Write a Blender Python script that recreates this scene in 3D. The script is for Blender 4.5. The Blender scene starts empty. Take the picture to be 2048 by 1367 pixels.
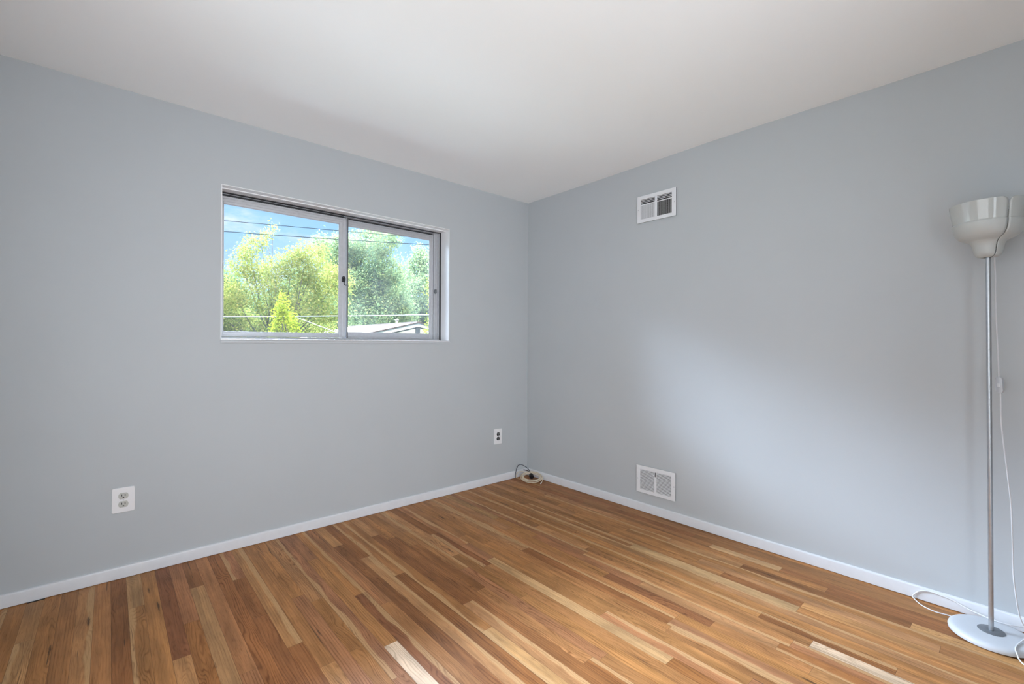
import bpy, bmesh, math, random
import numpy as np
from mathutils import Vector, Matrix

random.seed(7)
RNG = np.random.default_rng(11)
SC = bpy.context.scene
COL = SC.collection
R = math.radians

# ------------------------------------------------------------------ camera
cam_data = bpy.data.cameras.new('camera')
cam = bpy.data.objects.new('camera', cam_data)
COL.objects.link(cam)
cam_data.sensor_width = 36.0
cam_data.lens = 915.0 / 2048.0 * 36.0
cam_data.clip_start = 0.02
cam_data.clip_end = 500
yaw, pitch, roll = R(41.3407), R(0.22256), R(0.21738)
F = Vector((math.sin(yaw) * math.cos(pitch), math.cos(yaw) * math.cos(pitch), math.sin(pitch)))
r0 = Vector((math.cos(yaw), -math.sin(yaw), 0))
u0 = r0.cross(F)
Rv = r0 * math.cos(roll) + u0 * math.sin(roll)
Uv = -r0 * math.sin(roll) + u0 * math.cos(roll)
m = Matrix((Rv, Uv, -F)).transposed().to_4x4()
m.translation = Vector((-2.8119, -2.9840, 1.1679))
cam.matrix_world = m
SC.camera = cam

# ------------------------------------------------------------------ colour management
SC.view_settings.view_transform = 'Standard'
SC.view_settings.look = 'None'
SC.view_settings.gamma = 1.0
SC.view_settings.exposure = 0.17
SC.view_settings.use_curve_mapping = False
SC.cycles.use_denoising = True
SC.cycles.max_bounces = 12
SC.cycles.diffuse_bounces = 8
SC.cycles.transparent_max_bounces = 24
SC.cycles.sample_clamp_indirect = 8.0
SC.cycles.caustics_reflective = False
SC.cycles.caustics_refractive = False

# ------------------------------------------------------------------ sky
SKY_LOW = 1.12        # the strip of sky above the trees
SKY_HIGH = 89.0      # bright lobe added to the sky above the view, lights the room
world = bpy.data.worlds.new('sky')
SC.world = world
world.use_nodes = True
nt = world.node_tree
nt.nodes.clear()
def N(tree, typ, **kw):
    n = tree.nodes.new(typ)
    for k, v in kw.items():
        setattr(n, k, v)
    return n
def ramp(tree, src, stops, interp='LINEAR'):
    n = tree.nodes.new('ShaderNodeValToRGB')
    cr = n.color_ramp
    cr.interpolation = interp
    while len(cr.elements) < len(stops):
        cr.elements.new(0.5)
    for e, (p, c) in zip(cr.elements, stops):
        e.position = p
        e.color = (c[0], c[1], c[2], 1) if hasattr(c, '__len__') else (c, c, c, 1)
    tree.links.new(src, n.inputs[0])
    return n.outputs[0]
def mixc(tree, fac, a, b, blend='MIX'):
    n = tree.nodes.new('ShaderNodeMix')
    n.data_type = 'RGBA'
    n.blend_type = blend
    for sock, v in ((n.inputs[0], fac), (n.inputs[6], a), (n.inputs[7], b)):
        if isinstance(v, bpy.types.NodeSocket):
            tree.links.new(v, sock)
        elif hasattr(v, '__len__'):
            sock.default_value = (v[0], v[1], v[2], 1)
        else:
            sock.default_value = v
    return n.outputs[2]
def math_(tree, op, a, b=0.0, c=0.0, clamp=False):
    n = tree.nodes.new('ShaderNodeMath')
    n.operation = op
    n.use_clamp = clamp
    for i, v in enumerate((a, b, c)):
        if isinstance(v, bpy.types.NodeSocket):
            tree.links.new(v, n.inputs[i])
        else:
            n.inputs[i].default_value = v
    return n.outputs[0]
def maprange(tree, v, a, b, c, d, smooth=True):
    n = tree.nodes.new('ShaderNodeMapRange')
    n.interpolation_type = 'SMOOTHSTEP' if smooth else 'LINEAR'
    tree.links.new(v, n.inputs[0])
    for i, x in enumerate((a, b, c, d)):
        n.inputs[i + 1].default_value = x
    return n.outputs[0]

tc = N(nt, 'ShaderNodeTexCoord')
sep = N(nt, 'ShaderNodeSeparateXYZ')
nt.links.new(tc.outputs['Generated'], sep.inputs[0])
sky = ramp(nt, sep.outputs[2], [(0.0, (0.62, 0.74, 0.98)), (0.10, (0.52, 0.70, 1.0)),
                                (0.21, (0.33, 0.61, 1.0)), (0.5, (0.40, 0.62, 1.0)), (1.0, (0.35, 0.55, 0.95))])
mp = N(nt, 'ShaderNodeMapping')
mp.inputs['Scale'].default_value = (5.0, 5.0, 13.0)
mp.inputs['Location'].default_value = (0.35, 0.1, 0.55)
nt.links.new(tc.outputs['Generated'], mp.inputs[0])
nz = N(nt, 'ShaderNodeTexNoise')
nz.inputs['Scale'].default_value = 1.0
nz.inputs['Detail'].default_value = 7
nz.inputs['Roughness'].default_value = 0.55
nt.links.new(mp.outputs[0], nz.inputs['Vector'])
cloud = maprange(nt, nz.outputs['Fac'], 0.53, 0.70, 0, 1)
skyc = mixc(nt, cloud, sky, (0.93, 0.92, 1.0))
hi_z = maprange(nt, sep.outputs[2], 0.262, 0.36, 0, 1)
hi_y = maprange(nt, sep.outputs[1], -0.05, 0.35, 0, 1)
hi = math_(nt, 'MULTIPLY', hi_z, hi_y)
skyc = mixc(nt, hi, skyc, (0.74, 0.89, 1.14))
stren = maprange(nt, hi, 0, 1, SKY_LOW, SKY_HIGH, smooth=False)
bg = N(nt, 'ShaderNodeBackground')
nt.links.new(skyc, bg.inputs[0])
nt.links.new(stren, bg.inputs[1])
wo = N(nt, 'ShaderNodeOutputWorld')
nt.links.new(bg.outputs[0], wo.inputs[0])
world.cycles.sampling_method = 'MANUAL'
world.cycles.sample_map_resolution = 1024

# ------------------------------------------------------------------ sun, window portal and added fill lamps
XL, YR, H = -3.32, -3.70, 2.425        # left wall, rear wall, ceiling height
def lamp(name, kind, loc, rot, energy, color, **kw):
    d = bpy.data.lights.new(name, kind)
    d.energy = energy
    d.color = color
    for k, v in kw.items():
        setattr(d, k, v)
    o = bpy.data.objects.new(name, d)
    o.location = loc
    o.rotation_euler = rot
    COL.objects.link(o)
    return o
sun = lamp('sun', 'SUN', (-6, -8, 12), (0, 0, 0), 14.0, (1.0, 0.95, 0.84), angle=R(0.6))
sun.rotation_euler = Vector((-0.04, 0.60, -0.80)).to_track_quat('-Z', 'Y').to_euler()
portal = lamp('window_portal', 'AREA', (-1.592, 0.105, 1.617), (R(-90), 0, 0), 1.0, (1, 1, 1),
              shape='RECTANGLE', size=1.50, size_y=0.87)
portal.data.cycles.is_portal = True
# unseen fill lamp added in the hallway box behind the camera
lamp('hallway_fill', 'AREA', (-2.80, -4.55, 1.10), (R(90), 0, 0), 73.0, (0.92, 0.965, 1.03),
     shape='RECTANGLE', size=1.1, size_y=2.1)
# unseen fill lamp added in a closed wall niche beside the camera
lamp('side_niche_fill', 'AREA', (XL - 0.11, -2.15, 1.20), (0, R(-90), 0), 20.0, (0.92, 0.965, 1.03),
     shape='RECTANGLE', size=1.20, size_y=1.90)  # lies inside the reveal of side_niche_frame

# ------------------------------------------------------------------ materials
def mat(name, color, rough=0.5, metal=0.0, noise=0.04, nscale=18.0, bump=0.0, bscale=300.0, spec=0.5, coat=0.0):
    mm = bpy.data.materials.new(name)
    mm.use_nodes = True
    t = mm.node_tree
    b = t.nodes['Principled BSDF']
    co = N(t, 'ShaderNodeTexCoord')
    n = N(t, 'ShaderNodeTexNoise')
    n.inputs['Scale'].default_value = nscale
    n.inputs['Detail'].default_value = 3
    t.links.new(co.outputs['Object'], n.inputs['Vector'])
    lo = [c * (1 - noise) for c in color]
    hi_ = [min(1, c * (1 + noise)) for c in color]
    c = ramp(t, n.outputs['Fac'], [(0.3, lo), (0.7, hi_)])
    t.links.new(c, b.inputs['Base Color'])
    b.inputs['Roughness'].default_value = rough
    b.inputs['Metallic'].default_value = metal
    b.inputs['Specular IOR Level'].default_value = spec
    b.inputs['Coat Weight'].default_value = coat
    if bump > 0:
        n2 = N(t, 'ShaderNodeTexNoise')
        n2.inputs['Scale'].default_value = bscale
        n2.inputs['Detail'].default_value = 2
        t.links.new(co.outputs['Object'], n2.inputs['Vector'])
        bp = N(t, 'ShaderNodeBump')
        bp.inputs['Strength'].default_value = bump
        bp.inputs['Distance'].default_value = 0.002
        t.links.new(n2.outputs['Fac'], bp.inputs['Height'])
        t.links.new(bp.outputs[0], b.inputs['Normal'])
    return mm

M = {}
M['wall'] = mat('grey_wall_paint', (0.482, 0.511, 0.527), 0.55, noise=0.012, nscale=2.5, bump=0.05, bscale=260, spec=0.35)
M['ceiling'] = mat('white_ceiling_paint', (0.925, 0.945, 0.945), 0.8, noise=0.008, nscale=2.0, bump=0.04, bscale=200, spec=0.2)
M['trim'] = mat('white_semi_gloss_trim', (0.70, 0.715, 0.74), 0.32, noise=0.02, nscale=30, spec=0.5)
M['liner'] = mat('white_gloss_liner', (0.88, 0.885, 0.89), 0.3, noise=0.01)
M['sill_paint'] = mat('grey_painted_sill', (0.50, 0.525, 0.545), 0.45, noise=0.02)
M['aluminium'] = mat('window_aluminium', (0.57, 0.58, 0.605), 0.42, metal=0.35, noise=0.04, nscale=60)
M['gasket_shade'] = mat('gasket_painted_shade', (0.035, 0.037, 0.04), 0.6, noise=0.1)
M['alu_grey'] = mat('meeting_stile_grey', (0.13, 0.133, 0.14), 0.45, metal=0.0, noise=0.05)
M['black'] = mat('black_plastic', (0.012, 0.012, 0.014), 0.35, noise=0.1)
M['dark'] = mat('dark_backing', (0.02, 0.021, 0.022), 0.8, noise=0.1)
M['register'] = mat('white_register_enamel', (0.76, 0.775, 0.80), 0.38, noise=0.02, nscale=40)
M['screw'] = mat('painted_screw', (0.55, 0.56, 0.58), 0.4, metal=0.4)
M['plate'] = mat('white_plastic_plate', (0.80, 0.80, 0.81), 0.28, noise=0.01)
M['receptacle'] = mat('pale_grey_receptacle', (0.50, 0.50, 0.46), 0.4, noise=0.04, nscale=200)
M['shade'] = mat('white_plastic_lampshade', (0.50, 0.525, 0.51), 0.34, noise=0.01, coat=0.0)
M['shade_gloss'] = mat('glossy_white_shade_band', (0.50, 0.525, 0.51), 0.05, noise=0.01, spec=0.5)
M['lamp_white'] = mat('white_lamp_enamel', (0.56, 0.585, 0.62), 0.3, noise=0.01)
M['steel'] = mat('brushed_steel', (0.46, 0.475, 0.49), 0.32, metal=0.85, noise=0.05, nscale=90)
M['flange'] = mat('grey_flange', (0.20, 0.215, 0.235), 0.4, metal=0.5, noise=0.05, nscale=90)
M['cord'] = mat('white_cord', (0.72, 0.73, 0.75), 0.4, noise=0.02)
M['coax'] = mat('cream_cable_jacket', (0.68, 0.60, 0.46), 0.42, noise=0.08, nscale=60)
M['blue_cord'] = mat('dark_blue_cord', (0.018, 0.024, 0.045), 0.4, noise=0.1)
M['brass'] = mat('brass_tip', (0.5, 0.35, 0.12), 0.3, metal=0.9)
M['lawn'] = mat('lawn_grass', (0.022, 0.032, 0.012), 0.9, noise=0.25, nscale=0.6)
M['bounce_slab'] = mat('pale_bounce_slab', (0.36, 0.37, 0.35), 0.9, noise=0.08, nscale=0.8)
M['bark'] = mat('bark', (0.06, 0.05, 0.04), 0.9, noise=0.4, nscale=20)
M['pale_bark'] = mat('pale_bark', (0.16, 0.14, 0.12), 0.9, noise=0.3, nscale=10)
M['roof'] = mat('pale_pinkish_shingles', (0.0850, 0.0725, 0.0650), 0.9, noise=0.12, nscale=6)
M['roof_edge'] = mat('red_brown_drip_edge', (0.0500, 0.0250, 0.0175), 0.8, noise=0.2)
M['siding'] = mat('cream_siding', (0.26, 0.25, 0.21), 0.8, noise=0.04, nscale=3)
M['fascia'] = mat('white_fascia', (0.32, 0.32, 0.31), 0.7, noise=0.05)
M['louvre'] = mat('grey_louvre', (0.0275, 0.0300, 0.0275), 0.7, noise=0.1)
M['wire_dark'] = mat('dark_cable', (0.004, 0.006, 0.008), 0.8, spec=0.0)
M['wire_pale'] = mat('pale_cable', (0.20, 0.20, 0.19), 0.8, spec=0.0)

def glass(name, haze):
    mm = bpy.data.materials.new(name)
    mm.use_nodes = True
    t = mm.node_tree
    t.nodes.clear()
    out = N(t, 'ShaderNodeOutputMaterial')
    tr = N(t, 'ShaderNodeBsdfTransparent')
    tr.inputs[0].default_value = (0.97, 0.985, 0.98, 1)
    gl = N(t, 'ShaderNodeBsdfGlossy')
    gl.inputs['Roughness'].default_value = 0.01
    fr = N(t, 'ShaderNodeFresnel')
    fr.inputs[0].default_value = 1.45
    mx = N(t, 'ShaderNodeMixShader')
    t.links.new(fr.outputs[0], mx.inputs[0])
    t.links.new(tr.outputs[0], mx.inputs[1])
    t.links.new(gl.outputs[0], mx.inputs[2])
    df = N(t, 'ShaderNodeBsdfTranslucent')
    df.inputs[0].default_value = (0.9, 0.95, 0.97, 1)
    co = N(t, 'ShaderNodeTexCoord')
    nn = N(t, 'ShaderNodeTexNoise')
    nn.inputs['Scale'].default_value = 5
    t.links.new(co.outputs['Object'], nn.inputs['Vector'])
    hz = maprange(t, nn.outputs['Fac'], 0.3, 0.7, haze * 0.6, haze * 1.4)
    m2 = N(t, 'ShaderNodeMixShader')
    t.links.new(hz, m2.inputs[0])
    t.links.new(mx.outputs[0], m2.inputs[1])
    t.links.new(df.outputs[0], m2.inputs[2])
    t.links.new(m2.outputs[0], out.inputs[0])
    return mm
M['glass_left'] = glass('clear_pane_slightly_hazy', 0.002)
M['glass_right'] = glass('clear_pane_hazier', 0.0045)  # slight haze mixed into each pane, stronger on the right

def leaf_mat(name, dark, mid, light, trans=0.35):
    mm = bpy.data.materials.new(name)
    mm.use_nodes = True
    t = mm.node_tree
    t.nodes.clear()
    out = N(t, 'ShaderNodeOutputMaterial')
    at = N(t, 'ShaderNodeAttribute')
    at.attribute_name = 'leaf_tone'
    c = ramp(t, at.outputs['Fac'], [(0.0, dark), (0.5, mid), (1.0, light)])
    d = N(t, 'ShaderNodeBsdfDiffuse')
    tl = N(t, 'ShaderNodeBsdfTranslucent')
    t.links.new(c, d.inputs[0])
    t.links.new(c, tl.inputs[0])
    mx = N(t, 'ShaderNodeMixShader')
    mx.inputs[0].default_value = trans
    t.links.new(d.outputs[0], mx.inputs[1])
    t.links.new(tl.outputs[0], mx.inputs[2])
    t.links.new(mx.outputs[0], out.inputs[0])
    return mm
M['leaf_yellow'] = leaf_mat('yellow_green_leaves', (0.055, 0.090, 0.022), (0.155, 0.170, 0.036), (0.285, 0.240, 0.085))
M['leaf_green'] = leaf_mat('blue_green_leaves', (0.072, 0.130, 0.070), (0.140, 0.195, 0.085), (0.275, 0.285, 0.115))
M['leaf_far'] = leaf_mat('far_leaves', (0.060, 0.105, 0.060), (0.090, 0.140, 0.070), (0.140, 0.175, 0.085))
M['leaf_lime'] = leaf_mat('lime_conifer_foliage', (0.070, 0.110, 0.008), (0.150, 0.180, 0.012), (0.230, 0.220, 0.025))

# ------------------------------------------------------------------ mesh helpers
def link(name, me, material, parent=None, loc=None):
    o = bpy.data.objects.new(name, me)
    COL.objects.link(o)
    if material is not None:
        me.materials.append(material)
    if parent is not None:
        o.parent = parent
    if loc is not None:
        o.location = loc
    return o
def tag(o, label, cat, group=None, kind=None):
    o['label'] = label
    o['category'] = cat
    if group:
        o['group'] = group
    if kind:
        o['kind'] = kind
    return o
def thing(name, loc, label, cat, group=None):
    o = bpy.data.objects.new(name, None)
    o.empty_display_size = 0.1
    o.location = loc
    COL.objects.link(o)
    return tag(o, label, cat, group)
def structure(o, label=None, cat=None):
    o['kind'] = 'structure'
    if label:
        o['label'] = label
        o['category'] = cat
    return o
class MB:
    def __init__(self):
        self.bm = bmesh.new()
    def box(self, x0, x1, y0, y1, z0, z1, bevel=0.0, seg=2):
        b = self.bm
        vs = [b.verts.new((x, y, z)) for x in (x0, x1) for y in (y0, y1) for z in (z0, z1)]
        q = [(0, 1, 3, 2), (4, 6, 7, 5), (0, 4, 5, 1), (2, 3, 7, 6), (0, 2, 6, 4), (1, 5, 7, 3)]
        fs = [b.faces.new([vs[i] for i in f]) for f in q]
        if bevel > 0:
            es = set(e for f in fs for e in f.edges)
            bmesh.ops.bevel(b, geom=list(es), offset=bevel, segments=seg, affect='EDGES', profile=0.5)
        return self
    def prism(self, pts, y0, y1, axis='y', bevel=0.0):
        # closed outline in the two remaining axes, extruded along axis
        b = self.bm
        def p(a, c, t):
            return {'y': (a, t, c), 'x': (t, a, c), 'z': (a, c, t)}[axis]
        A = [b.verts.new(p(a, c, y0)) for a, c in pts]
        B = [b.verts.new(p(a, c, y1)) for a, c in pts]
        n = len(pts)
        fs = [b.faces.new(A), b.faces.new(B[::-1])]
        for i in range(n):
            fs.append(b.faces.new((A[i], B[i], B[(i + 1) % n], A[(i + 1) % n])))
        if bevel > 0:
            es = set(fs[0].edges) | set(fs[1].edges)
            bmesh.ops.bevel(b, geom=list(es), offset=bevel, segments=2, affect='EDGES', profile=0.5)
        return self
    def lathe(self, prof, seg=64, cx=0.0, cy=0.0, offset=None):
        b = self.bm
        rings = []
        for r, z in prof:
            ox, oy = offset(z) if offset else (0, 0)
            if r < 1e-6:
                rings.append([b.verts.new((cx + ox, cy + oy, z))])
            else:
                rings.append([b.verts.new((cx + ox + r * math.cos(2 * math.pi * k / seg),
                                           cy + oy + r * math.sin(2 * math.pi * k / seg), z)) for k in range(seg)])
        for a, c in zip(rings, rings[1:]):
            for k in range(seg):
                k2 = (k + 1) % seg
                if len(a) == 1 and len(c) == 1:
                    continue
                if len(a) == 1:
                    b.faces.new((a[0], c[k], c[k2]))
                elif len(c) == 1:
                    b.faces.new((a[k], c[0], a[k2]))
                else:
                    b.faces.new((a[k], c[k], c[k2], a[k2]))
        return self
    def tube(self, pts, rad, seg=10, caps=True):
        b = self.bm
        P = [Vector(p) for p in pts]
        n = len(P)
        rads = rad if hasattr(rad, '__len__') else [rad] * n
        t0 = (P[1] - P[0]).normalized()
        ref = Vector((0, 0, 1)) if abs(t0.z) < 0.9 else Vector((1, 0, 0))
        nrm = t0.cross(ref).normalized()
        rings = []
        for i in range(n):
            t = (P[min(i + 1, n - 1)] - P[max(i - 1, 0)]).normalized()
            nrm = (nrm - t * nrm.dot(t)).normalized()
            bi = t.cross(nrm)
            rings.append([b.verts.new(P[i] + (nrm * math.cos(2 * math.pi * k / seg) + bi * math.sin(2 * math.pi * k / seg)) * rads[i]) for k in range(seg)])
        for a, c in zip(rings, rings[1:]):
            for k in range(seg):
                b.faces.new((a[k], a[(k + 1) % seg], c[(k + 1) % seg], c[k]))
        if caps:
            b.faces.new(rings[0][::-1])
            b.faces.new(rings[-1])
        return self
    def build(self, name, material, parent=None, smooth=False, loc=None):
        bmesh.ops.recalc_face_normals(self.bm, faces=self.bm.faces[:])
        me = bpy.data.meshes.new(name)
        self.bm.to_mesh(me)
        self.bm.free()
        if smooth:
            me.polygons.foreach_set('use_smooth', [True] * len(me.polygons))
            try:
                me.set_sharp_from_angle(angle=R(40))
            except Exception:
                pass
        return link(name, me, material, parent, loc)
def spline(pts, n=8):
    P = [Vector(p) for p in pts]
    P = [P[0] * 2 - P[1]] + P + [P[-1] * 2 - P[-2]]
    out = []
    for i in range(1, len(P) - 2):
        for k in range(n):
            t = k / n
            a, b, c, d = P[i - 1], P[i], P[i + 1], P[i + 2]
            out.append(0.5 * ((2 * b) + (c - a) * t + (2 * a - 5 * b + 4 * c - d) * t * t + (3 * b - a - 3 * c + d) * t ** 3))
    out.append(P[-2])
    return out

# ------------------------------------------------------------------ room shell
WX0, WX1, WZ0, WZ1 = -2.348, -0.837, 1.184, 2.053      # window opening
WT = 0.21                                             # thickness of the window wall

w = MB()
w.box(XL - 0.15, WX0, 0, WT, -0.05, H + 0.06)
w.box(WX1, 0.15, 0, WT, -0.05, H + 0.06)
w.box(WX0, WX1, 0, WT, -0.05, WZ0)
w.box(WX0, WX1, 0, WT, WZ1, H + 0.06)
structure(w.build('wall_front', M['wall']), 'grey painted wall with the sliding window', 'wall')
w2 = MB()
for y0_, y1_, z0_, z1_ in ((-3.15, -3.12, 0.55, 1.85), (-1.18, -1.15, 0.55, 1.85), (-3.12, -1.18, 0.55, 0.58), (-3.12, -1.18, 1.82, 1.85)):
    w2.box(XL - 0.10, XL + 0.01, y0_, y1_, z0_, z1_, 0.003)
structure(w2.build('side_niche_frame', M['trim']), 'white frame added around the unseen side fill lamp', 'window')  # unseen frame added round the niche of the side fill lamp
structure(MB().box(0, 0.15, YR - 0.12, 0, -0.05, H + 0.06).build('wall_right', M['wall']), 'grey painted wall with two white air registers', 'wall')
w = MB()
w.box(XL - 0.15, XL, YR - 0.12, -3.15, -0.05, H + 0.06)
w.box(XL - 0.15, XL, -1.15, 0, -0.05, H + 0.06)
w.box(XL - 0.15, XL, -3.15, -1.15, -0.05, 0.55)
w.box(XL - 0.15, XL, -3.15, -1.15, 1.85, H + 0.06)
w.box(XL - 0.20, XL - 0.13, -3.2, -1.1, 0.50, 1.90)  # solid back of the niche added for the side fill lamp
structure(w.build('wall_left', M['wall']), 'grey painted wall beside the camera', 'wall')
w = MB()
w.box(XL, -2.90, YR - 0.12, YR, -0.05, H + 0.06)
w.box(-1.85, 0, YR - 0.12, YR, -0.05, H + 0.06)  # doorway added unseen, its jambs set to shape the hallway fill
w.box(-2.90, -1.85, YR - 0.12, YR, 2.06, H + 0.06)
structure(w.build('wall_rear', M['wall']), 'grey painted wall with an added doorway behind the camera', 'wall')
# ceiling: plaster with a faint rise along the right wall
nx, ny = 24, 32
me = bpy.data.meshes.new('ceiling')
vs, fs = [], []
for j in range(ny + 1):
    for i in range(nx + 1):
        x = XL + (0 - XL) * i / nx
        y = YR * j / ny
        z = H + 0.0095 * math.exp(-((y + 1.75) / 0.62) ** 2) * math.exp(-(x / 0.5) ** 2)
        vs.append((x, y, z))
for j in range(ny):
    for i in range(nx):
        a = j * (nx + 1) + i
        fs.append((a, a + nx + 1, a + nx + 2, a + 1))
n0 = len(vs)
for x, y in ((XL, 0), (0, 0), (0, YR), (XL, YR)):
    vs.append((x, y, H + 0.2))
fs.append((n0, n0 + 1, n0 + 2, n0 + 3))
me.from_pydata(vs, [], fs)
me.polygons.foreach_set('use_smooth', [True] * len(me.polygons))
structure(link('ceiling', me, M['ceiling']), 'plain white plaster ceiling', 'ceiling')

# unseen hallway box added behind the camera to hold the fill lamp
structure(MB().box(-3.6, -1.35, -4.7, YR, -0.10, -0.002).build('floor_hallway', M['trim']))
structure(MB().box(-3.6, -1.35, -4.7, YR - 0.12, H + 0.02, H + 0.1).build('ceiling_hallway', M['ceiling']))
w = MB()
w.box(-3.75, -3.6, -4.85, YR - 0.12, -0.05, H + 0.1)
w.box(-1.35, -1.2, -4.85, YR - 0.12, -0.05, H + 0.1)
w.box(-3.6, -1.35, -4.85, -4.7, -0.05, H + 0.1)
w.box(-3.75, XL - 0.15, YR - 0.12, YR - 0.02, -0.05, H + 0.1)
structure(w.build('wall_hallway', M['ceiling']))

# ------------------------------------------------------------------ oak strip floor
PW = 0.0563
X_ORG = -0.943
fixed = {   # row: [(y_start, y_end, tone, sapwood side, grain)]
    -32: [(0.0, -0.37, 'light', 0, .5)],
    -38: [(-0.02, -0.39, 'tan', 0, .4)],
    -6: [(-1.04, -2.10, 'pale', 0, .5), (-2.10, -2.95, 'dark', 0, .9)],
    -5: [(-0.70, -1.755, 'mid', 0, .5), (-1.755, -3.1, 'rosy', 1, .5)],
    -19: [(-0.42, -1.335, 'mid', 0, .8), (-1.335, -2.2, 'white', 0, .6)],
    -15: [(0.0, -0.58, 'dark', 0, .7), (-0.58, -1.95, 'tan', 1, .4)],
    7: [(-0.55, -1.447, 'mid', 1, .5), (-1.447, -2.30, 'pale', 0, .3), (-2.30, -3.2, 'mid', 0, .6)],
    3: [(-1.30, -2.413, 'mid', 0, .7), (-2.413, -3.2, 'white', 0, 1.0)],
    0: [(-0.80, -1.56, 'mid', 0, .8), (-1.56, -2.10, 'deep', 0, 1.0), (-2.10, -2.46, 'mid', 0, .6), (-2.46, -3.3, 'tan', 0, .5)],
    13: [(-0.8, -1.75, 'mid', 0, .6), (-1.75, -2.12, 'pale', 0, .3), (-2.12, -3.0, 'dark', 0, .7)],
    9: [(-0.9, -1.79, 'mid', 0, .5), (-1.79, -2.75, 'tan', 0, .3)],
    11: [(0.0, -0.50, 'mid', 0, .5), (-0.50, -1.55, 'mid', 1, .4), (-1.55, -1.97, 'tan', 0, .4), (-1.97, -2.65, 'dark', 0, .7)],
    8: [(-1.25, -1.94, 'mid', 0, .5), (-1.94, -2.30, 'dark', 0, .6), (-2.30, -3.1, 'tan', 0, .4)],
    14: [(-0.3, -0.98, 'mid', 0, .4), (-0.98, -1.62, 'dark', 0, .6), (-1.62, -2.3, 'mid', 0, .4)],
    -10: [(0.0, -0.62, 'mid', 0, .6), (-0.62, -1.25, 'dark', 0, .9), (-1.25, -1.9, 'mid', 0, 1.0)],
    -12: [(-0.35, -1.3, 'dark', 0, .6), (-1.3, -2.2, 'tan', 1, .5)],
    -22: [(0.0, -0.75, 'mid', 0, .8), (-0.75, -1.6, 'rosy', 0, .9)],
    -24: [(0.0, -1.1, 'tan', 1, .5)],
    -29: [(0.0, -0.66, 'rosy', 0, .6), (-0.66, -1.5, 'dark', 0, .9)],
    -30: [(-0.0, -0.9, 'deep', 0, .6)],
    -35: [(0.0, -0.9, 'tan', 1, .4)],
}
tones = {'white': (0.68, 0.50, 0.33), 'pale': (0.56, 0.335, 0.155), 'light': (0.50, 0.270, 0.108), 'tan': (0.455, 0.223, 0.086),
         'mid': (0.400, 0.182, 0.061), 'rosy': (0.400, 0.178, 0.074), 'dark': (0.310, 0.127, 0.041), 'deep': (0.245, 0.097, 0.036)}
rnd = random.Random(23)
planks = []
k0 = int(math.floor((XL - X_ORG) / PW))
k1 = int(math.ceil((0 - X_ORG) / PW))
for k in range(k0, k1 + 1):
    x0 = max(XL, X_ORG + k * PW)
    x1 = min(0.0, X_ORG + (k + 1) * PW)
    if x1 - x0 < 0.001:
        continue
    fx = sorted(fixed.get(k, []), key=lambda t: -t[0])
    y = 0.0
    segs = []
    def filler(a, b):
        while a - b > 0.02:
            L = rnd.choice((0.4, 0.6, 0.8, 1.0, 1.2, 1.5, 1.8)) * rnd.uniform(0.85, 1.15)
            e = a - L
            if e < b + 0.22:
                e = b
            t = rnd.choices(('mid', 'rosy', 'dark', 'tan', 'light', 'deep'), (58, 15, 10, 15, 4, 1))[0]
            segs.append((a, e, t, rnd.choices((0, 1, -1), (70, 15, 15))[0], rnd.uniform(0.25, 1.0)))
            a = e
    y = 0.0
    for f in fx:
        if y - f[0] > 0.02:
            filler(y, f[0])
        segs.append(f)
        y = f[1]
    filler(y, YR - 0.0)
    for s in segs:
        planks.append((x0, x1, max(s[1], YR), s[0], s[2], s[3], s[4]))
me = bpy.data.meshes.new('floor')
nP = len(planks)
V = np.zeros((nP * 4, 3)); UV = np.zeros((nP * 4, 2)); TINT = np.ones((nP * 4, 4)); PRM = np.zeros((nP * 4, 4))
for i, (x0, x1, y0, y1, t, sap, gr) in enumerate(planks):
    c = np.array(tones[t]) * (1 + rnd.uniform(-0.12, 0.12)) * np.array([1 + rnd.uniform(-.02, .03), 1, 1 + rnd.uniform(-.05, .09)])
    V[i * 4:i * 4 + 4] = [(x0, y0, 0), (x1, y0, 0), (x1, y1, 0), (x0, y1, 0)]
    UV[i * 4:i * 4 + 4] = [(0, 0), (x1 - x0, 0), (x1 - x0, y1 - y0), (0, y1 - y0)]
    TINT[i * 4:i * 4 + 4, :3] = c
    PRM[i * 4:i * 4 + 4] = (rnd.random(), 0.5 + 0.5 * sap, gr, 1)
me.from_pydata(V.tolist(), [], [(4 * i, 4 * i + 1, 4 * i + 2, 4 * i + 3) for i in range(nP)])
uvl = me.uv_layers.new(name='plank_uv')
uvl.data.foreach_set('uv', UV.reshape(-1))
a = me.attributes.new('tint', 'FLOAT_COLOR', 'POINT'); a.data.foreach_set('color', TINT.reshape(-1))
a = me.attributes.new('plank', 'FLOAT_COLOR', 'POINT'); a.data.foreach_set('color', PRM.reshape(-1))
a = me.attributes.new('plank_size', 'FLOAT_VECTOR', 'POINT')
SZ = np.zeros((nP * 4, 3)); SZ[:, 0] = np.repeat([p[1] - p[0] for p in planks], 4); SZ[:, 1] = np.repeat([p[3] - p[2] for p in planks], 4)
a.data.foreach_set('vector', SZ.reshape(-1))

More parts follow.
